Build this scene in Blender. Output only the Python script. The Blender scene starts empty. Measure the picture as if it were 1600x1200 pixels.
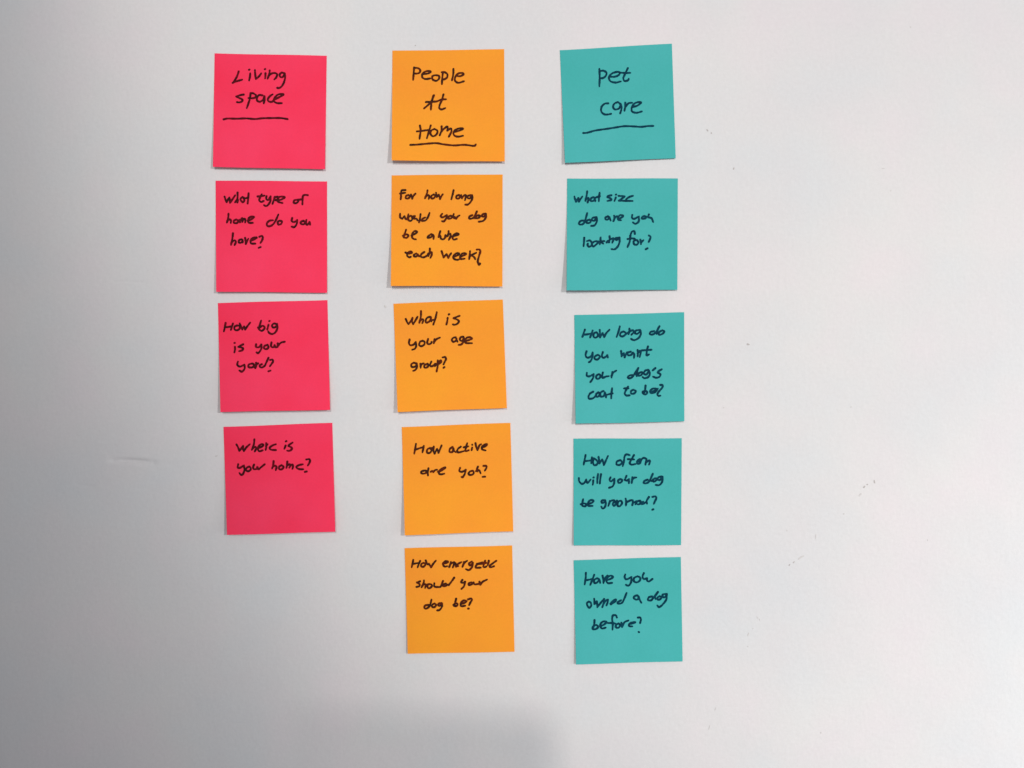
import bpy, math, random
from mathutils import Vector, noise

SC = bpy.context.scene
COL = SC.collection
rnd = random.Random(7)

# ------------------------------------------------------------------ camera
DIST = 0.547                      # metres from lens to wall
FPX = 1256.0                      # focal length in pixels of a 1600 px wide frame
PITCH = math.radians(3.7)         # the phone looks slightly downwards
cam_d = bpy.data.cameras.new("camera")
cam_d.sensor_width = 36.0
cam_d.lens = 36.0 * FPX / 1600.0
cam_d.clip_start = 0.01
cam_d.clip_end = 50
cam = bpy.data.objects.new("camera", cam_d)
COL.objects.link(cam)
cam.location = (0, -DIST, 0)
cam.rotation_euler = (math.radians(90) - PITCH, 0, 0)
SC.camera = cam

# ------------------------------------------------------------------ light
W = bpy.data.worlds.new("World")
SC.world = W
W.use_nodes = True
bg = W.node_tree.nodes["Background"]
bg.inputs[0].default_value = (0.965, 0.965, 1.04, 1)
bg.inputs[1].default_value = 0.312

def lamp(name, kind, loc, target, energy, color):
    d = bpy.data.lights.new(name, kind)
    d.energy = energy
    d.color = color
    o = bpy.data.objects.new(name, d)
    COL.objects.link(o)
    o.location = loc
    v = Vector(target) - Vector(loc)
    o.rotation_euler = v.to_track_quat('-Z', 'Y').to_euler()
    return d
# ceiling downlight behind the photographer, plus an added spot; cones shaped to fade leftwards
for loc_, tgt_, half_, blend_, e_, r_, c_ in (((-0.041, -2.573, 1.02), (0.399, 0, 0.309), 0.293, 0.438, 136, 0.065, (1.0, 0.955, 0.915)),
                                      ((1.791, -2.449, 0.550), (0.790, 0, 0.367), 0.390, 0.330, 194, 0.13, (1.0, 0.975, 0.97))):  # added second spot: thins the phone shadow, throws note shadows left
    dl = lamp("rear_spot", 'SPOT', loc_, tgt_, e_, c_)
    dl.spot_size = 2 * half_
    dl.spot_blend = blend_
    dl.shadow_soft_size = r_
# daylight from a window on the right
wl = lamp("window_light", 'AREA', (1.269, -0.45, -0.177), (1.2, 0, -0.9), 19.5, (0.985, 0.99, 1.0))
wl.shape = 'RECTANGLE'
wl.size = 0.8
wl.size_y = 1.0

SC.view_settings.view_transform = 'Standard'
SC.view_settings.look = 'None'
SC.view_settings.gamma = 1.0
SC.view_settings.exposure = 0.0

# ------------------------------------------------------------------ pixel -> place on the wall
CT, ST = math.cos(PITCH), math.sin(PITCH)
def spot(px, py, lift=0.0):
    """the point at height `lift` above the wall seen at (px, py) of the 1600x1200 photograph"""
    x = (px - 800) / FPX
    y = -(py - 600) / FPX
    d = (x, CT + y * ST, -ST + y * CT)
    t = (DIST - lift) / d[1]
    return Vector((d[0] * t, -lift, d[2] * t))

# ------------------------------------------------------------------ materials
def new_mat(name):
    m = bpy.data.materials.new(name)
    m.use_nodes = True
    return m, m.node_tree.nodes, m.node_tree.links

def wall_material():
    m, N, L = new_mat("painted_wall")
    b = N["Principled BSDF"]
    b.inputs["Roughness"].default_value = 0.62
    b.inputs["Specular IOR Level"].default_value = 0.25
    tc = N.new("ShaderNodeTexCoord")
    def noise_node(scale, detail, rough=0.55):
        n = N.new("ShaderNodeTexNoise")
        n.inputs["Scale"].default_value = scale
        n.inputs["Detail"].default_value = detail
        n.inputs["Roughness"].default_value = rough
        L.new(tc.outputs["Object"], n.inputs["Vector"])
        return n
    # faint blotches of tint in the paint
    n1 = noise_node(13, 4)
    r1 = N.new("ShaderNodeValToRGB")
    e = r1.color_ramp.elements
    e[0].position, e[0].color = 0.30, (0.600, 0.616, 0.616, 1)
    e[1].position, e[1].color = 0.70, (0.640, 0.607, 0.613, 1)
    k = r1.color_ramp.elements.new(0.50)
    k.color = (0.619, 0.613, 0.608, 1)
    L.new(n1.outputs["Fac"], r1.inputs[0])
    n2 = noise_node(420, 4, 0.7)
    r2 = N.new("ShaderNodeValToRGB")
    e = r2.color_ramp.elements
    e[0].position, e[0].color = 0.30, (0.965, 0.965, 0.965, 1)
    e[1].position, e[1].color = 0.70, (1.02, 1.02, 1.02, 1)
    L.new(n2.outputs["Fac"], r2.inputs[0])
    mx = N.new("ShaderNodeMix")
    mx.data_type = 'RGBA'; mx.blend_type = 'MULTIPLY'
    mx.inputs[0].default_value = 1.0
    L.new(r1.outputs[0], mx.inputs[6]); L.new(r2.outputs[0], mx.inputs[7])
    # a few scuffs: slightly greyer, broad and soft
    n4 = noise_node(7.0, 5, 0.6)
    r4 = N.new("ShaderNodeValToRGB")
    e = r4.color_ramp.elements
    e[0].position, e[0].color = 0.35, (0.965, 0.965, 0.975, 1)
    e[1].position, e[1].color = 0.65, (1.01, 1.01, 1.0, 1)
    L.new(n4.outputs["Fac"], r4.inputs[0])
    mx2 = N.new("ShaderNodeMix")
    mx2.data_type = 'RGBA'; mx2.blend_type = 'MULTIPLY'
    mx2.inputs[0].default_value = 1.0
    L.new(mx.outputs[2], mx2.inputs[6]); L.new(r4.outputs[0], mx2.inputs[7])
    L.new(mx2.outputs[2], b.inputs["Base Color"])
    # roller texture of the paint
    n3 = noise_node(260, 5, 0.6)
    n5 = noise_node(60, 3, 0.5)
    add = N.new("ShaderNodeMath"); add.operation = 'MULTIPLY_ADD'
    L.new(n5.outputs["Fac"], add.inputs[0]); add.inputs[1].default_value = 1.6
    L.new(n3.outputs["Fac"], add.inputs[2])
    bp = N.new("ShaderNodeBump")
    bp.inputs["Strength"].default_value = 0.22
    bp.inputs["Distance"].default_value = 0.0006
    L.new(add.outputs[0], bp.inputs["Height"])
    L.new(bp.outputs[0], b.inputs["Normal"])
    return m

def paper_material(name, col, col2, trans):
    m, N, L = new_mat(name)
    b = N["Principled BSDF"]
    b.inputs["Roughness"].default_value = 0.75
    b.inputs["Specular IOR Level"].default_value = 0.2
    tc = N.new("ShaderNodeTexCoord")
    n1 = N.new("ShaderNodeTexNoise")
    n1.inputs["Scale"].default_value = 17; n1.inputs["Detail"].default_value = 3
    L.new(tc.outputs["Object"], n1.inputs["Vector"])
    r = N.new("ShaderNodeValToRGB")
    e = r.color_ramp.elements
    e[0].position, e[0].color = 0.32, (*col, 1)
    e[1].position, e[1].color = 0.68, (*col2, 1)
    L.new(n1.outputs["Fac"], r.inputs[0])
    n2 = N.new("ShaderNodeTexNoise")          # fibres of the paper
    n2.inputs["Scale"].default_value = 900; n2.inputs["Detail"].default_value = 3
    L.new(tc.outputs["Object"], n2.inputs["Vector"])
    r2 = N.new("ShaderNodeValToRGB")
    e = r2.color_ramp.elements
    e[0].position, e[0].color = 0.3, (0.95, 0.95, 0.95, 1)
    e[1].position, e[1].color = 0.7, (1.0, 1.0, 1.0, 1)
    L.new(n2.outputs["Fac"], r2.inputs[0])
    mx = N.new("ShaderNodeMix")
    mx.data_type = 'RGBA'; mx.blend_type = 'MULTIPLY'
    mx.inputs[0].default_value = 1.0
    L.new(r.outputs[0], mx.inputs[6]); L.new(r2.outputs[0], mx.inputs[7])
    L.new(mx.outputs[2], b.inputs["Base Color"])
    n3 = N.new("ShaderNodeTexNoise")          # slight cockle of the sheet
    n3.inputs["Scale"].default_value = 24; n3.inputs["Detail"].default_value = 2
    L.new(tc.outputs["Object"], n3.inputs["Vector"])
    bp = N.new("ShaderNodeBump")
    bp.inputs["Strength"].default_value = 0.16
    bp.inputs["Distance"].default_value = 0.0015
    L.new(n3.outputs["Fac"], bp.inputs["Height"])
    L.new(bp.outputs[0], b.inputs["Normal"])
    tr = N.new("ShaderNodeBsdfTranslucent")   # thin paper lets some light through
    tr.inputs["Color"].default_value = (*col2, 1)
    ms = N.new("ShaderNodeMixShader")
    ms.inputs[0].default_value = trans
    L.new(b.outputs[0], ms.inputs[1]); L.new(tr.outputs[0], ms.inputs[2])
    L.new(ms.outputs[0], N["Material Output"].inputs[0])
    return m

def ink_material(name, dark, thin):
    """black marker soaked into coloured paper: denser and thinner patches"""
    m, N, L = new_mat(name)
    b = N["Principled BSDF"]
    b.inputs["Roughness"].default_value = 0.6
    b.inputs["Specular IOR Level"].default_value = 0.03
    tc = N.new("ShaderNodeTexCoord")
    n1 = N.new("ShaderNodeTexNoise")
    n1.inputs["Scale"].default_value = 330; n1.inputs["Detail"].default_value = 2
    L.new(tc.outputs["Object"], n1.inputs["Vector"])
    r = N.new("ShaderNodeValToRGB")
    e = r.color_ramp.elements
    e[0].position, e[0].color = 0.38, (*dark, 1)
    e[1].position, e[1].color = 0.72, (*thin, 1)
    L.new(n1.outputs["Fac"], r.inputs[0])
    L.new(r.outputs[0], b.inputs["Base Color"])
    return m

def plain_material(name, col, rough=0.7, scale=700):
    m, N, L = new_mat(name)
    b = N["Principled BSDF"]
    b.inputs["Roughness"].default_value = rough
    n = N.new("ShaderNodeTexNoise"); n.inputs["Scale"].default_value = scale
    r = N.new("ShaderNodeValToRGB")
    e = r.color_ramp.elements
    e[0].color = (*[c * 0.8 for c in col], 1); e[1].color = (*[min(1, c * 1.15) for c in col], 1)
    tc = N.new("ShaderNodeTexCoord")
    L.new(tc.outputs["Object"], n.inputs["Vector"])
    L.new(n.outputs["Fac"], r.inputs[0]); L.new(r.outputs[0], b.inputs["Base Color"])
    return m

M_WALL = wall_material()
M_PAPER = {
    'pink': paper_material("pink_paper", (0.97, 0.036, 0.100), (0.99, 0.056, 0.142), 0.22),
    'orange': paper_material("orange_paper", (0.955, 0.342, 0.030), (0.98, 0.398, 0.026), 0.22),
    'teal': paper_material("teal_paper", (0.056, 0.440, 0.410), (0.072, 0.465, 0.455), 0.15),
}
M_INK = {
    'pink': ink_material("black_ink_on_pink", (0.032, 0.006, 0.007), (0.130, 0.003, 0.009)),
    'orange': ink_material("black_ink_on_orange", (0.032, 0.012, 0.007), (0.110, 0.014, 0.003)),
    'teal': ink_material("black_ink_on_teal", (0.002, 0.028, 0.050), (0.002, 0.050, 0.080)),
}
M_CHIP = plain_material("chipped_paint", (0.42, 0.40, 0.38))
M_FAINT = plain_material("scuffed_paint", (0.545, 0.53, 0.515))
M_PHONE = plain_material("phone_black", (0.03, 0.03, 0.032), 0.35)

def link_mesh(name, verts, faces, mat, parent=None, smooth=True):
    me = bpy.data.meshes.new(name)
    me.from_pydata(verts, [], faces)
    me.materials.append(mat)
    if smooth:
        for p in me.polygons: p.use_smooth = True
    me.update()
    o = bpy.data.objects.new(name, me)
    COL.objects.link(o)
    if parent: o.parent = parent
    return o

# ------------------------------------------------------------------ the wall (one sheet, finer where it is dented)
def axis(lo, hi, coarse, fine_ranges):
    v = set()
    x = lo
    while x < hi + 1e-6:
        v.add(round(x, 5)); x += coarse
    for a, b, s in fine_ranges:
        x = a
        while x <= b:
            v.add(round(x, 5)); x += s
    return sorted(v)

dents = []          # (x0, z0, x1, z1, half width, depth)
def dent(px0, py0, px1, py1, hw, depth):
    a, b = spot(px0, py0), spot(px1, py1)
    dents.append((a.x, a.z, b.x, b.z, hw, depth))
dent(178, 719, 238, 722, 0.0023, 0.0011)
dent(192, 718.5, 226, 720, 0.0015, 0.00022)
dent(120, 757, 144, 760, 0.0014, 0.0002)
dent(180, 440, 225, 441, 0.0014, 0.00016)
def wall_y(x, z):
    y = 0.0
    for x0, z0, x1, z1, hw, dp in dents:
        t = max(0.0, min(1.0, ((x - x0) * (x1 - x0) + (z - z0) * (z1 - z0)) / ((x1 - x0) ** 2 + (z1 - z0) ** 2)))
        cx, cz = x0 + t * (x1 - x0), z0 + t * (z1 - z0)
        cz += 0.00012 * math.sin(x * 260)
        d = math.hypot((x - cx) * 0.6, z - cz)
        if d < hw * 2.2:
            y += dp * math.exp(-(d / hw) ** 2 * 1.6) * (0.55 + 0.45 * math.sin(math.pi * max(0.05, min(0.95, t))))
    return y
fx, fz = [], []
for x0, z0, x1, z1, hw, dp in dents:
    fx.append((x0 - 0.006, x1 + 0.006, 0.0009))
    fz.append((min(z0, z1) - 0.006, max(z0, z1) + 0.006, 0.00045))
X = axis(-1.3, 1.5, 0.05, fx)
Z = axis(-1.2, 1.1, 0.05, fz)
vs = [(x, wall_y(x, z), z) for z in Z for x in X]
nx = len(X)
fs = [(j * nx + i, j * nx + i + 1, (j + 1) * nx + i + 1, (j + 1) * nx + i)
      for j in range(len(Z) - 1) for i in range(nx - 1)]
wall = link_mesh("wall", vs, fs, M_WALL)
wall["kind"] = "structure"

# small chips, pinholes and scuffs in the paint: (x, y, half length px, half height px, angle, material)
def chip(px, py, a, b, ang, mat, name):
    c = spot(px, py, 0.00012)
    k = 0.000435
    n = 9
    top, base = [], []
    for i in range(n):
        t = 2 * math.pi * i / n
        r = rnd.uniform(0.65, 1.15)
        x, y = a * k * r * math.cos(t), b * k * r * math.sin(t)
        xr = x * math.cos(ang) - y * math.sin(ang); yr = x * math.sin(ang) + y * math.cos(ang)
        top.append((xr * 0.8, 0, yr * 0.8)); base.append((xr, 0.0001, yr))
    v = [(0, -0.00002, 0)] + top + base
    f = [(0, 1 + i, 1 + (i + 1) % n) for i in range(n)]
    f += [(1 + i, 1 + n + i, 1 + n + (i + 1) % n, 1 + (i + 1) % n) for i in range(n)]
    o = link_mesh(name, v, f, mat, wall, smooth=False)
    o.location = c
for c in [(649, 71, 1.2, 1.2, 0), (1105.5, 203.5, 2.2, 1.4, -.6), (1111.5, 208, 1.2, 1.9, 0.4),
          (1146.5, 263.5, 1.3, 2.6, -0.3), (1169, 538, 3.0, 1.6, -0.3), (1366.5, 753, 1.3, 3.4, 0.2),
          (1355.5, 757, 1.6, 1.3, 0.5), (1350.5, 761, 1.5, 2.6, -0.7), (1233.5, 883, 1.1, 2.2, -0.4), (1240.5, 878.5, 2.6, 1.2, 0.6)]:
    chip(*c, M_CHIP, "paint_chip")
for c in [(1344, 773, 1.8, 3.2, -0.7), (1319, 803, 1.6, 1.8, 0), (1252, 871, 7, 1.6, 0.55), (1330, 636, 1.6, 1.1, 0),
          (1183.5, 965, 0.9, 3.0, 0.2), (1187, 968, 0.8, 2.4, 0.2), (1177, 982, 1.0, 1.8, -0.4), (1169.5, 991, 1.2, 3.4, -0.3), (1169, 1010, 1, 1.6, 0),
          (1118, 1108, 0.9, 3.5, -0.4), (1109, 1136, 1.0, 4.5, -0.3), (1283, 1145, 1.6, 1.6, 0), (338.5, 712.5, 2.4, 1.6, 0.3),
          (1450, 844, 1.1, 1.3, 0), (1392, 298, 1.6, 0.8, 0), (1423, 42, 1.2, 1.2, 0), (602, 479, 1.8, 3.4, 0.5), (1275, 838, 0.9, 5.0, -0.1),
          (1380, 263, 3.0, 0.8, 0), (1230, 829, 1.2, 1.4, 0), (1131, 637, 1.4, 1.1, 0)]:
    chip(*c, M_FAINT, "scuff_mark")

# ------------------------------------------------------------------ sticky notes
def cr(pts, sub=6):
    """smooth curve through the traced points of a pen stroke"""
    if len(pts) == 1:
        x, y = pts[0]; return [(x - 3, y), (x + 3, y)]
    if len(pts) == 2:
        (x0, y0), (x1, y1) = pts
        n = max(2, int(math.hypot(x1 - x0, y1 - y0) / 14))
        bx, by = (y1 - y0) * 0.02, -(x1 - x0) * 0.02
        return [(x0 + (x1 - x0) * i / n + bx * math.sin(math.pi * i / n),
                 y0 + (y1 - y0) * i / n + by * math.sin(math.pi * i / n)) for i in range(n + 1)]
    out = []
    P = [(2 * pts[0][0] - pts[1][0], 2 * pts[0][1] - pts[1][1])] + pts + \
        [(2 * pts[-1][0] - pts[-2][0], 2 * pts[-1][1] - pts[-2][1])]
    for i in range(1, len(P) - 2):
        p0, p1, p2, p3 = P[i - 1], P[i], P[i + 1], P[i + 2]
        for s in range(sub):
            t = s / sub
            out.append(tuple(0.5 * ((2 * p1[k]) + (-p0[k] + p2[k]) * t + (2 * p0[k] - 5 * p1[k] + 4 * p2[k] - p3[k]) * t * t
                                    + (-p0[k] + 3 * p1[k] - 3 * p2[k] + p3[k]) * t ** 3) for k in (0, 1)))
    out.append(pts[-1])
    return out

def inv_bilinear(q, x, y):
    """u, v of a pixel inside the note's four corners TL, TR, BR, BL"""
    u = v = 0.5
    (x0, y0), (x1, y1), (x2, y2), (x3, y3) = q
    for _ in range(8):
        fx_ = (1-u)*(1-v)*x0 + u*(1-v)*x1 + u*v*x2 + (1-u)*v*x3 - x
        fy_ = (1-u)*(1-v)*y0 + u*(1-v)*y1 + u*v*y2 + (1-u)*v*y3 - y
        a = (1-v)*(x1-x0) + v*(x2-x3); b = (1-u)*(x3-x0) + u*(x2-x1)
        c = (1-v)*(y1-y0) + v*(y2-y3); d = (1-u)*(y3-y0) + u*(y2-y1)
        det = a*d - b*c
        u -= (d*fx_ - b*fy_) / det; v -= (-c*fx_ + a*fy_) / det
    return u, v

G = 26
def make_note(color, quad, lifts, label, group, origin, words, curl=(0, 0)):
    cx = sum(p[0] for p in quad) / 4; cy = sum(p[1] for p in quad) / 4
    seed = rnd.uniform(0, 100)
    base = spot(cx, cy)
    def lift(u, v):
        s = max(0.0, v - 0.18) / 0.82
        l, r = lifts
        edge = l * (1 - u) + r * u
        y = 0.00030 + edge * 0.001 * (0.35 * s + 0.65 * s * s)
        # belly of the sheet and the small sideways curl of the free corners
        y += 0.00055 * s * math.sin(math.pi * u) * noise.noise((seed, v * 2.0, 0))
        y += 0.001 * s * (curl[0] * max(0, 0.3 - u) ** 2 / 0.09 + curl[1] * max(0, u - 0.7) ** 2 / 0.09)
        y += 0.00012 * noise.noise((u * 3 + seed, v * 3, 1.7))
        return max(y, 0.00022)
    def pix(u, v):
        q = quad
        # the cut edges of the paper are straight, with a whisker of waviness
        w = 0.25 * math.sin(6 * u + seed) * (1 if v in (0.0, 1.0) else 0)
        return ((1-u)*(1-v)*q[0][0] + u*(1-v)*q[1][0] + u*v*q[2][0] + (1-u)*v*q[3][0],
                (1-u)*(1-v)*q[0][1] + u*(1-v)*q[1][1] + u*v*q[2][1] + (1-u)*v*q[3][1] + w)
    root = bpy.data.objects.new("sticky_note", None)
    root.empty_display_size = 0.03
    COL.objects.link(root)
    root.location = base
    root["label"] = label; root["category"] = "sticky note"; root["group"] = group
    v, f = [], []
    n = G + 1
    for side in (0, 1):
        for j in range(n):
            for i in range(n):
                u_, v_ = i / G, j / G
                p = spot(*pix(u_, v_), lift(u_, v_)) - base
                if side: p = p + Vector((0, 0.00011, 0))
                v.append(tuple(p))
    for j in range(G):
        for i in range(G):
            a = j * n + i
            f.append((a, a + n, a + n + 1, a + 1))
            a += n * n
            f.append((a, a + 1, a + n + 1, a + n))
    rim = [i for i in range(n)] + [j * n + G for j in range(1, n)] + [G * n + i for i in range(G - 1, -1, -1)] + [j * n for j in range(G - 1, 0, -1)]
    for k in range(len(rim)):
        a, b = rim[k], rim[(k + 1) % len(rim)]
        m0 = len(v)                       # the cut edge has corners of its own, so it stays crisp
        v += [v[a], v[b], v[b + n * n], v[a + n * n]]
        f.append((m0, m0 + 1, m0 + 2, m0 + 3))
    sheet = link_mesh("paper", v, f, M_PAPER[color], root)
    for p in sheet.data.polygons[-len(rim):]: p.use_smooth = False     # the cut edge
    # handwriting: each word is a part made of flat ink strokes lying on the paper
    ox, oy = origin
    layer = 0
    for text, strokes in words:
        vv, ff = [], []
        for st in strokes.split(';'):
            pts = [tuple(float(c) for c in p.split(',')) for p in st.split()]
            cur = cr(pts)
            layer += 1
            up = 0.00004 + 0.0000012 * layer
            hw0 = 1.64 if text != "_" else 1.62
            ph = rnd.uniform(0, 6)
            L3 = []
            for (x, y) in cur:
                X_, Y_ = ox + x / 10, oy + y / 10
                u_, v_ = inv_bilinear(quad, X_, Y_)
                L3.append((X_, Y_, lift(u_, v_) + up))
            m = len(L3)
            b0 = len(vv)
            run = 0.0
            def put(X_, Y_, Z_): vv.append(tuple(spot(X_, Y_, Z_) - base))
            lastdir = None
            for i in range(m):
                a = L3[max(0, i - 1)]; b = L3[min(m - 1, i + 1)]
                dx, dy = b[0] - a[0], b[1] - a[1]
                dl_ = math.hypot(dx, dy) or 1
                dx, dy = dx / dl_, dy / dl_
                if i: run += math.hypot(L3[i][0] - L3[i-1][0], L3[i][1] - L3[i-1][1])
                h = hw0 * (1 + 0.10 * math.sin(run * 0.45 + ph) + 0.05 * math.sin(run * 1.3 + ph * 2))
                if i == m - 1 and m > 3: h *= 0.86
                # the crease-free ribbon rises a hair along its length so crossings never share a plane
                zz = L3[i][2] + 0.0000006 * i / m
                put(L3[i][0] - dy * h, L3[i][1] + dx * h, zz)
                put(L3[i][0] + dy * h, L3[i][1] - dx * h, zz)
                if i:
                    k = b0 + 2 * i
                    ff.append((k - 2, k - 1, k + 1, k))
                if i in (0, m - 1):            # round pen tips
                    s = -1 if i == 0 else 1
                    ends = (len(vv) - 2, len(vv) - 1)
                    idx = []
                    first = len(vv)
                    caps = []
                    for q_ in range(1, 6):
                        t = math.pi * q_ / 6
                        ex = -dy * math.cos(t) + s * dx * math.sin(t)
                        ey = dx * math.cos(t) + s * dy * math.sin(t)
                        caps.append((L3[i][0] + ex * h, L3[i][1] + ey * h, zz))
                    if i == 0: cap0 = (ends, caps)
                    else: cap1 = (ends, caps)
            for ends, caps in (cap0, cap1):
                first = len(vv)
                for c in caps: put(*c)
                ff.append((ends[0], *range(first, first + len(caps)), ends[1]))
        name = "underline" if text == '_' else "handwritten_word"
        o = link_mesh(name, vv, ff, M_INK[color], root, smooth=False)
        if text != '_':
            o["label"] = 'handwritten "%s"' % text
    return root

PINK = "pink sticky notes of the left column"
ORANGE = "orange sticky notes of the middle column"
TEAL = "teal sticky notes of the right column"

make_note('pink', [(335.3, 83.3), (510.5, 87.2), (507.9, 264.5), (332.6, 260.6)], (3.2, 2.2),
 'pink sticky note headed "Living space" above a straight underline', PINK, (340, 90), [
 ('Living', "330,215 305,290 268,355 235,395;235,395 290,372 385,345;490,190 498,188;510,245 505,300 492,358;583,195 588,260 597,335;597,335 645,295 682,245;735,182 745,178;748,245 742,325;815,200 805,260 780,330;795,290 830,255 890,240 930,262 915,310 885,342;1040,245 1000,235 970,265 980,300 1015,305 1045,265;1045,245 1055,310 1035,390 1000,450 960,475 930,472"),
 ('space', "408,577 350,588 292,608;292,608 340,632 385,655 380,685 340,700 300,695;515,555 505,640 480,720 455,790;515,555 560,560 600,590 600,615 550,635 480,632;700,590 650,585 620,620 615,665 655,690 710,660 732,600;735,610 735,660 720,715;860,575 820,600 785,650 800,685 850,690 890,650;890,655 960,620 1030,580 1000,570 940,580 895,625 880,680 930,710 1005,712"),
 ('_', "95,965 160,952 300,955 450,950 580,960 700,948 850,945 980,945 1060,955 1095,962")])

make_note('pink', [(336.9, 282.2), (511, 283.3), (511, 457.3), (337.8, 455.8)], (3.4, 2.0),
 'pink sticky note reading "What type of home do you have?"', PINK, (340, 285), [
 ('What', "109,222 122,265 141,306;141,306 184,234;184,234 194,319;194,319 235,260 275,200;312,159 309,256 272,312;290,285 316,270 309,316;388,228 356,262 391,309 419,275 388,228;392,232 430,246 468,241;484,169 478,250 469,331"),
 ('type', "690,185 662,240 650,280 680,305 720,290;625,220 680,215 735,205;765,215 760,260 795,272 828,218;828,218 825,290 790,350 755,370 725,355;895,225 880,270 858,335;890,235 940,225 950,255 900,280;930,285 990,270 1048,235 1010,222 960,230 935,270 950,305 1015,322"),
 ('of', "1240,272 1200,280 1190,315 1225,325 1262,295 1248,270;1250,272 1290,268 1330,262;1410,200 1370,195 1335,210 1328,270 1325,345"),
 ('home', "170,490 165,560 145,628;155,592 190,578 210,600 205,635;290,580 255,600 255,630 300,635 325,600 290,580;345,585 350,625;350,605 378,560 395,575 385,618;395,580 425,570 435,600 430,628;470,600 530,575 570,540 530,535 490,555 475,595 490,630 552,632"),
 ('do', "865,592 810,600 770,640 780,682 830,680 880,640 920,570 950,500;965,598 940,620 950,658 990,650 1005,612 970,597"),
 ('you', "1165,558 1158,600 1190,620 1240,598;1242,590 1235,650 1200,698 1155,690;1340,600 1305,615 1300,645 1340,655 1370,630 1345,600;1388,585 1380,640 1402,660 1435,625;1436,620 1445,658"),
 ('have?', "240,795 230,880 210,975;220,935 260,905 285,930 265,980;370,888 335,905 335,940 370,940 390,905 370,888;390,895 392,940;430,868 440,960;440,960 480,880;510,912 570,890 615,862 575,862 530,885 515,930 530,955 590,957;652,850 690,835 706,860 695,905 668,948;642,1022 672,1010")])

make_note('pink', [(340.5, 473.5), (511.6, 468.8), (515.8, 640.4), (344.4, 643.8)], (4.2, 3.6),
 'pink sticky note reading "How big is your yard?"', PINK, (340, 485), [
 ('How', "125,195 115,260 98,328;110,268 170,258 222,250;240,205 225,250 208,305;310,235 270,250 262,290 295,312 340,290 345,245 310,235;345,203 365,255 385,298;385,298 412,250;415,250 430,298;430,298 470,240 510,190"),
 ('big', "680,160 662,220 642,290;632,268 650,275 700,240 735,265 715,305 680,318 642,292;805,168 814,164;795,225 785,265 775,300;920,215 880,205 850,235 865,265 905,260 930,218;928,210 935,270 905,340 850,370 805,350 790,325"),
 ('is', "262,510 270,507;270,570 272,610 262,658;400,530 370,545 325,570;325,570 370,580 400,595 380,625 335,637"),
 ('your', "602,530 600,568 640,577 682,540;682,535 685,590 660,640 630,668 608,655;780,540 735,555 725,590 760,605 795,580 785,542;842,500 835,550 852,575 892,570;890,545 905,574 940,572;940,515 935,570;938,560 990,505 1050,490"),
 ('yard?', "318,800 308,850 350,878 415,848;418,850 422,910 380,957 340,938;545,830 490,845 485,885 540,890 570,850 545,830;568,850 575,892;602,818 605,865 588,905;600,850 632,828;690,842 660,858 665,885 700,890 742,862;795,740 768,800 735,870;820,775 855,770 865,800 840,840 815,875;795,952 828,940")])

make_note('pink', [(349.2, 667), (519.2, 660.7), (524, 831), (354.7, 835.8)], (4.2, 4.2),
 'bottom pink sticky note reading "Where is your home?"', PINK, (350, 670), [
 ('Where', "195,245 220,290 240,345;240,345 275,300 298,270;298,270 295,310 310,350;310,350 350,290 405,240;475,165 465,250 435,330;448,305 490,282 502,310 480,355;530,305 590,280 618,250 585,240 545,270 530,320 555,352 605,335;660,225 662,280 650,330;655,272 685,240;810,242 760,260 712,298 740,328 812,332"),
 ('is', "965,198 975,193;962,262 942,315;1072,215 1020,250 1008,272;1008,272 1050,290 1062,312 1030,342 985,342"),
 ('your', "222,553 215,600 245,612 315,570;312,588 320,640 300,702 270,722 240,690;395,590 355,610 345,650 385,662 420,630 402,592;470,560 455,600 470,632 522,625;520,600 540,632 580,600 638,553"),
 ('home?', "775,505 770,560 752,622;765,592 800,578 820,600 808,648;900,570 865,590 860,625 895,635 932,600 905,570;990,513 985,570 975,612;985,572 1025,555 1035,580 1020,608;1035,578 1070,560 1078,595 1068,628;1232,555 1180,565 1130,592 1150,620 1190,632 1240,632;1285,480 1330,475 1345,500 1330,540 1308,575;1265,673 1292,667")])

make_note('orange', [(613.1, 79.2), (787.8, 77), (788.7, 252.5), (612, 250.7)], (4.6, 2.6),
 'orange sticky note headed "People At Home" above a wavy underline', ORANGE, (630, 100), [
 ('People', "170,55 165,130 155,250;170,60 230,65 265,95 255,135 205,150 165,145;310,155 380,150 430,125 400,110 340,120 300,160 300,210 350,235 425,225;455,190 500,175 555,185 562,225 520,262 470,250 452,220 455,195;620,130 610,230 605,315;600,128 650,130 690,160 685,210 640,240 610,235;785,75 782,160 762,255;830,185 890,190 945,160 920,140 860,150 815,200 810,260 860,293 950,270"),
 ('At', "480,490 440,580 390,640 325,695;472,490 452,570 440,620 432,715;355,595 430,590 520,585 600,555 670,552;630,475 605,560 570,640 565,690 600,710 660,688"),
 ('Home', "260,960 272,1040 255,1170;215,1055 300,1045 410,1030;430,960 400,1060 370,1160;490,1015 440,1040 425,1090 465,1130 520,1100 535,1045 490,1015;600,975 598,1040 570,1115;595,1060 640,1010 692,978 688,1045;688,1040 745,1008 752,1060 712,1138;800,1060 880,1040 935,1010 880,1005 810,1035 785,1085 810,1125 870,1135 935,1120"),
 ('_', "113,1265 223,1259 388,1244 517,1237 627,1255 792,1272 957,1263 1103,1279 1136,1255")])

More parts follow.
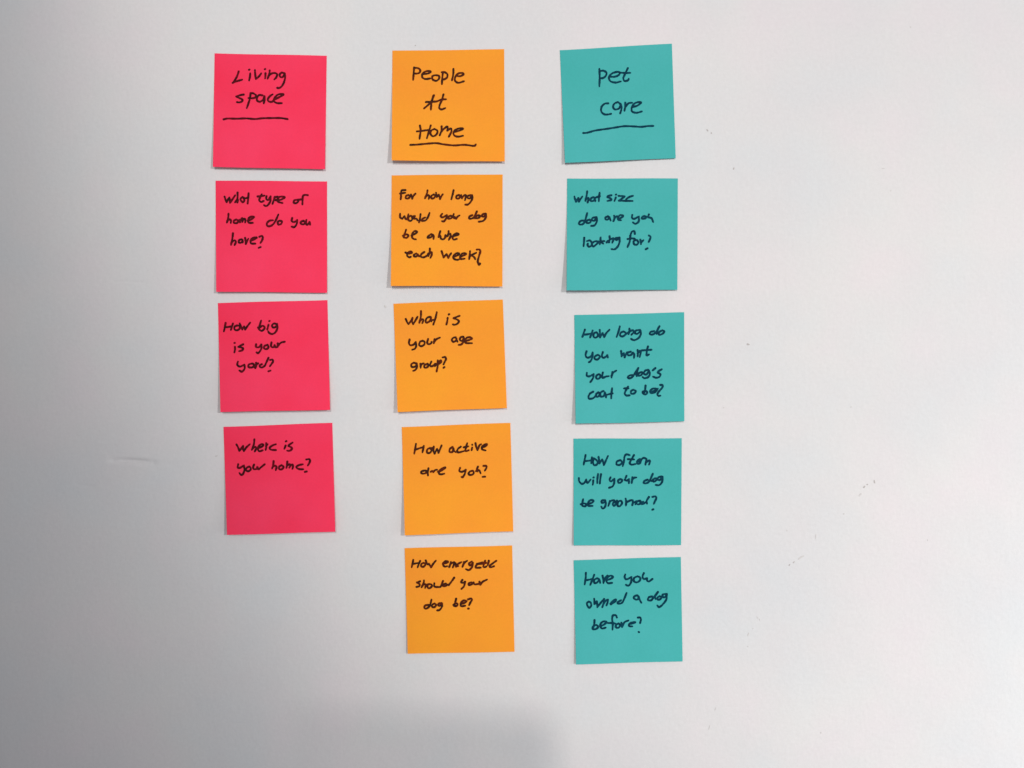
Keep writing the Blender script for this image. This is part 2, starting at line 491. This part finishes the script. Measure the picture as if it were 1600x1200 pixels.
make_note('orange', [(612, 273.9), (785.4, 272.4), (785, 447.5), (610.7, 446.6)], (4.6, 2.4),
 'orange sticky note reading "For how long would your dog be alone each week?"', ORANGE, (612, 295), [
 ('For', "215,20 160,25 146,60 146,120 140,165;130,75 215,62;260,97 225,112 220,145 260,150 285,117 260,97;302,92 320,155;320,155 340,110 372,76"),
 ('how', "560,25 550,80 520,150;530,122 570,100 588,120 578,160;660,87 622,110 622,148 660,145 680,112 660,87;692,62 705,130;705,130 735,92;735,92 755,160;755,160 780,110 800,85"),
 ('long', "968,20 955,80 932,165;1050,97 1015,112 1010,148 1050,150 1070,117 1050,97;1085,98 1098,150;1098,142 1135,102 1160,107 1145,180;1240,100 1190,112 1185,140 1220,150 1258,110;1258,97 1260,150 1230,210 1190,245 1150,248"),
 ('would', "132,389 132,446 166,468;166,468 200,427;200,427 218,470 245,468 262,396;293,420 259,448 262,486 290,503 321,479 317,437 293,420;338,430 350,465 390,468 403,496;362,424 350,460;451,396 442,465 427,527;523,448 486,468 472,499 510,499 541,486;592,376 568,440 541,486"),
 ('your', "790,390 765,428 800,445 862,408;862,412 850,465 815,508 785,505;910,422 880,442 885,465 930,460 945,427 910,422;970,395 960,440 985,462;985,440 1008,465;1008,465 1030,435 1062,415"),
 ('dog', "1260,412 1220,430 1210,465 1250,465 1290,440 1332,350;1330,355 1300,430 1302,465;1355,412 1320,430 1325,460 1365,450 1380,422 1355,412;1470,390 1430,395 1405,425 1440,435 1475,400;1475,395 1470,450 1430,500 1360,515"),
 ('be', "225,640 205,700 185,752;175,735 230,712 260,732 235,765 190,762;310,730 370,700 395,670 360,660 325,700 320,760 350,785 380,790"),
 ('alone', "616,708 575,738 562,762 600,762 632,738 616,708;618,708 655,728 654,782;760,662 745,710 732,756;730,752 758,735 768,775 800,790 828,770 842,722;838,765 850,742 874,738;890,662 885,705 874,742;880,712 918,702 916,750 892,798;938,746 1000,730 1048,710 1012,694 966,728 952,772 976,794 1018,782"),
 ('each', "215,995 265,1012 318,1000 300,980 255,1000 240,1040 270,1070 300,1062;385,1010 350,1030 350,1055 390,1055 405,1022;405,1025 430,1055 450,1040;510,988 465,1020 455,1060 500,1070 550,1045 575,1005;597,935 592,1000 572,1052;585,1012 622,990 625,1030 605,1080"),
 ('week?', "780,975 798,1030 812,1075;812,1075 858,1020;858,1020 885,1080;885,1080 930,1005;975,1060 1030,1040 1055,1012 1010,1010 965,1050 970,1090 1020,1110 1060,1100;1080,1060 1140,1035 1162,1015 1110,1010 1072,1050 1080,1095 1142,1092;1225,975 1220,1040 1210,1100;1320,1000 1270,1025 1225,1050;1250,1040 1290,1070 1305,1100;1330,950 1370,950 1385,980 1365,1050 1345,1130 1358,1185;1358,1172 1382,1168 1366,1190")])

make_note('orange', [(614.8, 474.4), (785.7, 467.8), (792, 637.4), (621.2, 643.8)], (4.2, 2.6),
 'orange sticky note reading "What is your age group?"', ORANGE, (620, 475), [
 ('What', "140,235 160,280 182,315;182,315 225,260 245,218;245,218 238,270 255,315;255,315 290,260 325,197;378,110 375,200 352,295;360,262 400,240 415,260 397,300;520,200 475,215 450,260 465,290 510,270 535,215 520,200;530,225 540,272;625,130 602,230 570,322;540,255 580,248"),
 ('is', "812,164 820,159;795,215 788,270 775,320;980,185 930,205 885,222;885,222 935,240 970,265 950,305 905,325 875,318"),
 ('your', "200,555 190,610 215,645 265,632 297,592;297,592 302,660 280,700 240,715;405,575 365,590 350,640 385,660 430,632 432,590 400,575;490,545 475,600 490,627 530,620 545,592;590,548 578,612;582,592 620,550 675,525"),
 ('age', "920,520 880,530 860,560 880,590 920,577 935,537;927,547 948,590;1040,510 1000,520 985,560 1020,575 1050,532;1045,520 1045,580 1010,630 965,640;1090,572 1140,560 1175,540 1140,520 1090,530 1062,580 1090,610 1175,612"),
 ('group?', "310,930 260,920 225,950 240,985 290,975 310,937;312,935 315,985 290,1030 255,1045;370,935 372,1000;372,972 395,937 422,928;480,935 435,955 430,990 470,992 495,955 480,935;540,900 520,950 535,975 575,960 600,930;640,880 640,960 622,1055;595,968 640,920 685,880 690,910 650,940;715,835 755,830 768,860 745,910 730,945;730,998 745,985")])

make_note('orange', [(627.7, 667.2), (797.5, 660.6), (802, 830.2), (632.5, 836.4)], (4.4, 3.0),
 'orange sticky note reading "How active are you?"', ORANGE, (630, 680), [
 ('How', "200,135 188,210 172,290;190,228 250,205 312,188;322,165 312,220 300,270;420,200 380,220 370,265 405,280 440,247 428,203;430,205 475,200;478,178 472,240 490,290;490,290 530,215;530,215 550,275;550,275 575,220 600,160"),
 ('active', "770,185 730,215 725,260 770,260 785,202;785,205 792,240 818,265;900,180 860,210 840,260 880,267 950,247;1000,125 985,180 972,247 1025,235;945,190 1020,175;1078,152 1080,146;1078,190 1068,235;1130,125 1140,180 1160,235;1160,235 1190,162 1218,140;1225,195 1280,175 1310,140 1270,147 1235,177 1235,220 1290,240"),
 ('are', "345,550 290,565 285,597 340,597 370,570 345,550;395,518 385,580 387,630;430,572 455,560 470,580;470,577 500,545 530,540;540,572 600,550 665,505 620,517 570,550 560,597 590,612 645,600"),
 ('you?', "890,510 878,558 920,572 982,540;978,540 960,610 930,655 910,652;1085,555 1040,570 1020,607 1060,622 1102,597 1095,560;1168,492 1150,540 1162,567;1140,562 1160,545 1192,555 1210,597;1255,480 1295,480 1300,510 1275,555;1240,652 1282,648")])

make_note('orange', [(632.2, 856.6), (800.3, 852.2), (804, 1018.3), (637, 1021.6)], (1.4, 1.0),
 'lowest orange sticky note reading "How energetic should your dog be?"', ORANGE, (630, 865), [
 ('How', "158,95 148,150 132,215;148,165 200,152 255,148;265,115 245,160 225,215;320,145 285,162 282,198 315,205 345,177 338,147;352,108 378,168 402,160;402,160 435,218;435,218 465,165 512,108"),
 ('energetic', "634,157 673,146 701,129 662,117 622,157 645,202 690,196;746,129 735,170 718,213;740,160 797,134 795,165 774,219;820,150 825,205;825,192 860,160 912,132;825,205 862,195;949,130 940,170 926,207;935,180 960,140 1000,112;1072,123 1027,157 1050,185 1084,151;1089,143 1078,207 1027,258 977,241;1150,160 1200,150 1245,138;1155,170 1240,158;1158,160 1129,218 1213,219;1281,112 1252,196 1275,213 1300,200;1225,158 1300,145;1338,112 1320,182;1455,112 1371,174 1348,202 1376,213 1421,196"),
 ('should', "264,433 216,451;216,451 259,481 246,512 207,521;325,420 318,465 286,529;312,481 356,486 342,538;412,477 386,483 382,525 408,542 447,512 440,485 412,477;487,464 491,516 583,523;622,429 605,470 587,516;666,468 609,486 631,507 675,499 668,470;672,480 706,492;797,376 760,430 710,494"),
 ('your', "925,412 905,445 940,457 967,435;967,440 950,510 910,552;1060,450 1025,467 1028,490 1065,485 1087,462 1060,450;1100,450 1112,480 1150,478 1190,472;1192,440 1205,490;1205,490 1240,442 1312,405"),
 ('dog', "400,800 345,812 330,845 360,860 405,830 425,790 442,720;490,780 455,800 455,835 490,835 515,802 490,780;600,775 560,780 545,807 575,815 605,782;605,780 605,830 570,880 530,888"),
 ('be?', "827,705 812,770 800,820;785,802 830,775 850,795 830,820 790,817;900,785 960,770 990,742 940,735 900,775 905,820 970,815;1015,715 1060,702 1075,722 1050,765 1030,805;1016,860 1024,858")])

make_note('teal', [(874.7, 78.4), (1049.8, 68.2), (1055.8, 247.3), (882.9, 254.2)], (2.8, 0.9),
 'teal sticky note headed "Pet care" above a rising underline', TEAL, (890, 95), [
 ('Pet', "465,125 470,250 465,400;475,160 530,155 575,185 565,235 520,270 475,272;620,245 700,250 770,220 780,180 730,175 660,200 615,260 640,320 720,340 800,322;910,115 870,200 840,270 860,315 910,305 925,280;780,183 860,190 950,188"),
 ('care', "605,665 550,670 500,720 495,790 540,835 600,838 650,828;755,645 700,670 680,720 710,760 770,745 795,690 760,645;795,670 812,740 790,822;870,655 868,720 858,780;868,725 920,665 980,655;990,720 1060,700 1115,655 1080,645 1010,670 970,740 980,795 1050,812 1130,790"),
 ('_', "212,1128 270,1125 400,1090 550,1068 700,1045 850,1022 1000,1025 1120,1032 1220,1020 1310,1018")])

make_note('teal', [(886.2, 278.9), (1059.1, 278.9), (1058.4, 452.9), (885.3, 453.6)], (4.6, 1.6),
 'teal sticky note reading "What size dog are you looking for?"', TEAL, (880, 290), [
 ('what', "175,170 185,210 202,250;202,250 237,195;237,195 245,250;245,250 300,170;375,90 365,160 347,240;357,212 395,190 395,220 380,265;470,180 435,200 432,240 475,235 495,197 470,180;490,200 502,240;570,110 560,180 557,245;515,185 575,165"),
 ('size', "755,150 700,165 690,182;690,182 740,200 750,225 690,240;820,142 830,139;822,185 800,240;865,160 930,165 960,170;960,170 915,205 870,235;870,235 960,238 1085,240;1090,160 1040,175 990,207 985,230"),
 ('dog', "335,545 275,552 245,590 270,610 320,590 350,520 375,430;350,520 345,560;410,530 370,550 370,585 415,580 430,552 410,530;510,495 460,505 450,540 490,545 520,502;522,495 525,560 490,620 435,630"),
 ('are', "700,480 660,500 665,530 705,525 720,490;720,490 742,547;795,470 800,515 785,555;797,520 825,485 850,482;860,520 910,500 935,472 895,460 860,490 860,530 905,542"),
 ('you', "1080,458 1075,500 1110,520 1185,480;1182,490 1180,560 1130,597 1090,575;1265,475 1235,490 1230,515 1270,515 1300,490 1275,475;1340,450 1325,492 1352,500 1385,515 1407,572"),
 ('looking', "329,814 325,880 318,948;372,867 416,858 447,893 442,937 403,954 381,932 386,906;556,876 495,871 451,906 455,940 477,950 521,915 556,878;585,810 581,865 571,919;587,870 644,867;590,880 628,909;679,887 705,862 722,889;725,792 727,845 712,890;727,845 788,825 766,893;880,810 819,823 836,849 880,815;880,819 880,884 854,950 806,994 753,992"),
 ('for?', "1120,755 1112,715 1075,720 1050,780 1040,870 1005,960;1005,835 1070,825 1120,832;1150,850 1105,865 1105,910 1145,925 1175,892 1155,850;1205,845 1215,915;1215,890 1255,852;1340,780 1365,800 1355,840 1335,882;1290,995 1317,980")])

make_note('teal', [(897.4, 492.4), (1069, 488), (1069.3, 658.5), (899.4, 662)], (3.4, 2.0),
 'teal sticky note reading "How long do you want your dog\'s coat to be?"', TEAL, (895, 508), [
 ('How', "190,70 172,120 150,185;168,150 220,145 285,132;310,85 290,140 270,195;370,110 330,130 325,180 360,195 395,162 375,110;420,75 425,130 425,190;425,190 465,125;465,125 490,190;490,190 520,130 575,70"),
 ('long', "735,20 715,100 685,185;790,100 750,120 740,165 785,175 830,132 800,100;885,55 885,100 870,145;830,142 885,100 940,80 950,110 915,152;1040,75 985,87 970,125 1010,135 1060,92;1052,75 1065,130 1030,200 960,235 910,215"),
 ('do', "1270,95 1215,107 1205,140 1250,145 1300,110 1355,15;1355,20 1320,90 1310,140;1400,80 1350,110 1345,150 1395,140 1430,102 1400,80"),
 ('you', "215,410 200,470 230,510 290,482 310,425;310,430 305,500 280,560 250,580;390,465 345,490 345,530 390,535 425,492 395,465;470,420 455,480 475,510 520,492 540,465;540,470 548,505"),
 ('want', "755,405 760,450 762,490;762,490 797,437;797,437 810,505;810,505 850,422;905,415 860,432 865,470 910,465 940,427;940,430 960,460 955,515;1012,390 1018,440 1012,490;1012,445 1050,402 1060,432 1045,500;1175,335 1158,400 1155,470 1190,458;1080,395 1150,390 1230,385"),
 ('your', "220,745 220,790 260,800 322,768;325,768 315,830 275,890;410,765 370,790 370,835 410,835 435,792 410,765;470,740 460,800 470,825 515,805 565,797;620,735 605,820;605,795 630,745 680,710"),
 ("dog's", "930,780 880,790 860,820 890,830 940,800 1025,665;1025,670 995,760 1000,800;1060,735 1025,760 1030,790 1070,780 1090,742 1060,735;1180,700 1130,712 1110,760 1150,770 1190,722;1190,710 1205,760 1180,810 1120,830 1090,810;1290,672 1245,710;1390,690 1340,720 1330,742;1330,742 1370,770 1350,810 1300,822 1255,805"),
 ('coat', "320,1040 270,1070 245,1120 260,1150 320,1140 370,1092;400,1050 365,1080 372,1120 405,1110 422,1072 400,1050;480,1030 440,1050 430,1110 480,1110 502,1052;502,1050 520,1130;615,985 605,1060 600,1145;540,1087 580,1075 622,1067"),
 ('to', "865,960 830,1020 812,1070 840,1100 890,1097;800,990 870,988;945,1010 910,1032 915,1070 960,1067 985,1032 950,1010"),
 ('be?', "1137,945 1130,1010 1115,1060;1090,1040 1140,1030 1165,1057 1130,1085 1090,1057;1215,1050 1270,1030 1312,1000 1260,990 1215,1022 1220,1060 1280,1050 1330,990;1365,935 1400,937 1400,975 1360,1020 1325,1070 1335,1105 1370,1102")])

make_note('teal', [(896.1, 685.5), (1065.3, 684.8), (1064.2, 851.6), (896.5, 852.4)], (1.6, 1.0),
 'teal sticky note reading "How often will your dog be groomed?"', TEAL, (895, 700), [
 ('How', "200,110 188,170 170,260;190,205 240,200 292,193;300,148 295,200 288,240;330,165 315,210 330,265 370,262 390,222 360,180 322,163;402,138 415,240;415,240 460,180;460,180 485,267;485,267 515,200 550,125"),
 ('often', "740,190 690,212 685,258 730,265 770,227 745,187;890,112 840,100 810,130 800,200 780,285;955,112 910,190 890,237 920,260 980,250;860,175 960,180;1000,210 1040,205 1062,180 1030,180 1005,215 1015,245 1050,235 1075,180 1110,155 1150,175 1142,215 1135,260;1140,232 1190,195 1205,215 1190,262"),
 ('will', "95,470 100,520 140,560 180,545 210,492;207,500 230,545 280,492;322,462 328,458;320,505 312,575;395,405 385,480 382,550;440,410 430,480 422,555"),
 ('your', "590,460 575,500 600,520 652,482;652,480 645,550 620,600 565,622;745,485 710,505 715,545 755,535 770,502 745,485;840,435 820,480 812,500 850,508 880,485;878,485 876,550;930,455 920,547;925,500 955,467 995,460"),
 ('dog', "1170,495 1125,512 1105,545 1150,550 1200,512 1250,400;1250,405 1215,490 1230,520;1280,475 1250,500 1265,525 1305,505 1312,477 1280,475;1390,445 1340,457 1325,490 1360,500 1400,457;1405,450 1395,530 1350,580 1295,577"),
 ('be', "162,800 150,860 145,900;125,880 175,865 210,880 195,910 150,905;245,870 300,855 325,822 280,815 240,850 240,900 310,905"),
 ('groomed?', "505,815 455,822 455,860 505,845;505,815 517,860 500,925 465,945 445,915;580,830 555,905;580,838 612,820 650,818;660,835 625,870 645,905 675,870 662,835;690,822 700,905;710,835 700,870 705,910 740,905 770,860 750,825 710,835;825,790 835,840 830,900;840,850 880,828 925,815 940,830 930,895;940,860 1000,832 980,880;1002,835 1055,825 1045,875 1010,880;1100,840 1065,868 1100,875 1140,845;1190,765 1155,825 1160,870;1245,765 1290,755 1305,785 1285,830 1265,875;1242,966 1258,958")])

make_note('teal', [(896.4, 875.3), (1063.8, 870.2), (1066.6, 1033.3), (900.1, 1038.1)], (1.8, 1.4),
 'lowest teal sticky note reading "Have you owned a dog before?"', TEAL, (900, 885), [
 ('Have', "155,100 150,190 135,285;150,218 210,207 262,195;285,130 255,210 222,290;335,185 290,207 285,255 325,255 360,207 335,185;362,200 378,257;415,145 425,200 430,260;430,260 450,190 495,140;485,215 550,190 580,162 540,145 490,175 475,225 500,262 565,257"),
 ('you', "770,125 760,170 792,202 868,165;868,165 860,250 820,302 780,287;960,155 910,180 905,230 950,250 1000,217 1000,172 960,155;1060,105 1040,160 1060,197 1110,185;1110,185 1112,220 1140,235 1197,195"),
 ('owned', "202,550 170,575 184,623 211,646 239,610 229,566 202,550;284,505 289,587;289,587 325,548;325,548 334,637;334,637 394,560 439,509;439,509 435,560 412,637;430,585 458,541;458,541 499,519;499,519 495,560 476,610;540,584 576,540 622,516 613,546 576,573 544,596;704,528 654,560 658,582 704,578 727,560;791,414 765,480 729,562"),
 ('a', "960,450 915,467 905,500 950,520 985,492 960,450;975,480 1000,530 1022,570"),
 ('dog', "1190,470 1140,482 1125,525 1175,530 1215,482 1280,400;1280,400 1237,470 1245,512;1310,465 1275,487 1280,520 1320,510 1335,477 1310,465;1400,430 1355,442 1360,480 1395,475 1415,437;1420,430 1410,520 1350,600 1300,635 1270,610"),
 ('before?', "290,840 285,900 265,970;262,945 310,915 345,942 320,975 270,985 255,960;390,935 450,900 475,867 430,860 390,890 380,940 410,970 465,957;640,800 625,767 580,765 565,820 575,900 570,990;500,885 560,885 615,892;665,890 625,915 628,955 665,957 690,922 665,890;708,880 720,950;725,932 760,872 820,845;830,902 880,890 932,872 880,875 835,902 832,935 882,937;968,800 1002,800 1015,830 1002,885;980,1025 986,1028")])

# ------------------------------------------------------------------ the phone that takes the picture; its soft shadow falls at the bottom of the frame
def phone():
    root = bpy.data.objects.new("smartphone", None)
    COL.objects.link(root)
    root.location = (-0.062, -DIST - 0.012, -0.026)
    root["label"] = "black smartphone held sideways in front of the wall taking the picture"
    root["category"] = "phone"
    import bmesh
    def slab(name, w, h, t, r, y, mat, cx=0, cz=0, par=root):
        bm = bmesh.new()
        ring = []
        for sx, sz, a0 in ((1, 1, 0), (-1, 1, 90), (-1, -1, 180), (1, -1, 270)):
            for k in range(6):
                a = math.radians(a0 + 90 * k / 5)
                ring.append((cx + sx * (w / 2 - r) + r * math.cos(a), cz + sz * (h / 2 - r) + r * math.sin(a)))
        f = bm.faces.new([bm.verts.new((x, y, z)) for x, z in ring])
        e = bmesh.ops.extrude_face_region(bm, geom=[f])
        bmesh.ops.translate(bm, verts=[v for v in e['geom'] if isinstance(v, bmesh.types.BMVert)], vec=(0, -t, 0))
        bmesh.ops.recalc_face_normals(bm, faces=bm.faces)
        me = bpy.data.meshes.new(name); bm.to_mesh(me); bm.free()
        me.materials.append(mat)
        o = bpy.data.objects.new(name, me); COL.objects.link(o); o.parent = par
        return o
    slab("body", 0.150, 0.072, 0.008, 0.009, 0, M_PHONE)
    slab("screen", 0.142, 0.066, 0.0004, 0.006, -0.0081, M_PHONE)
    slab("lens", 0.011, 0.011, 0.0012, 0.0055, 0.0013, M_PHONE, 0.062, 0.026)
phone()
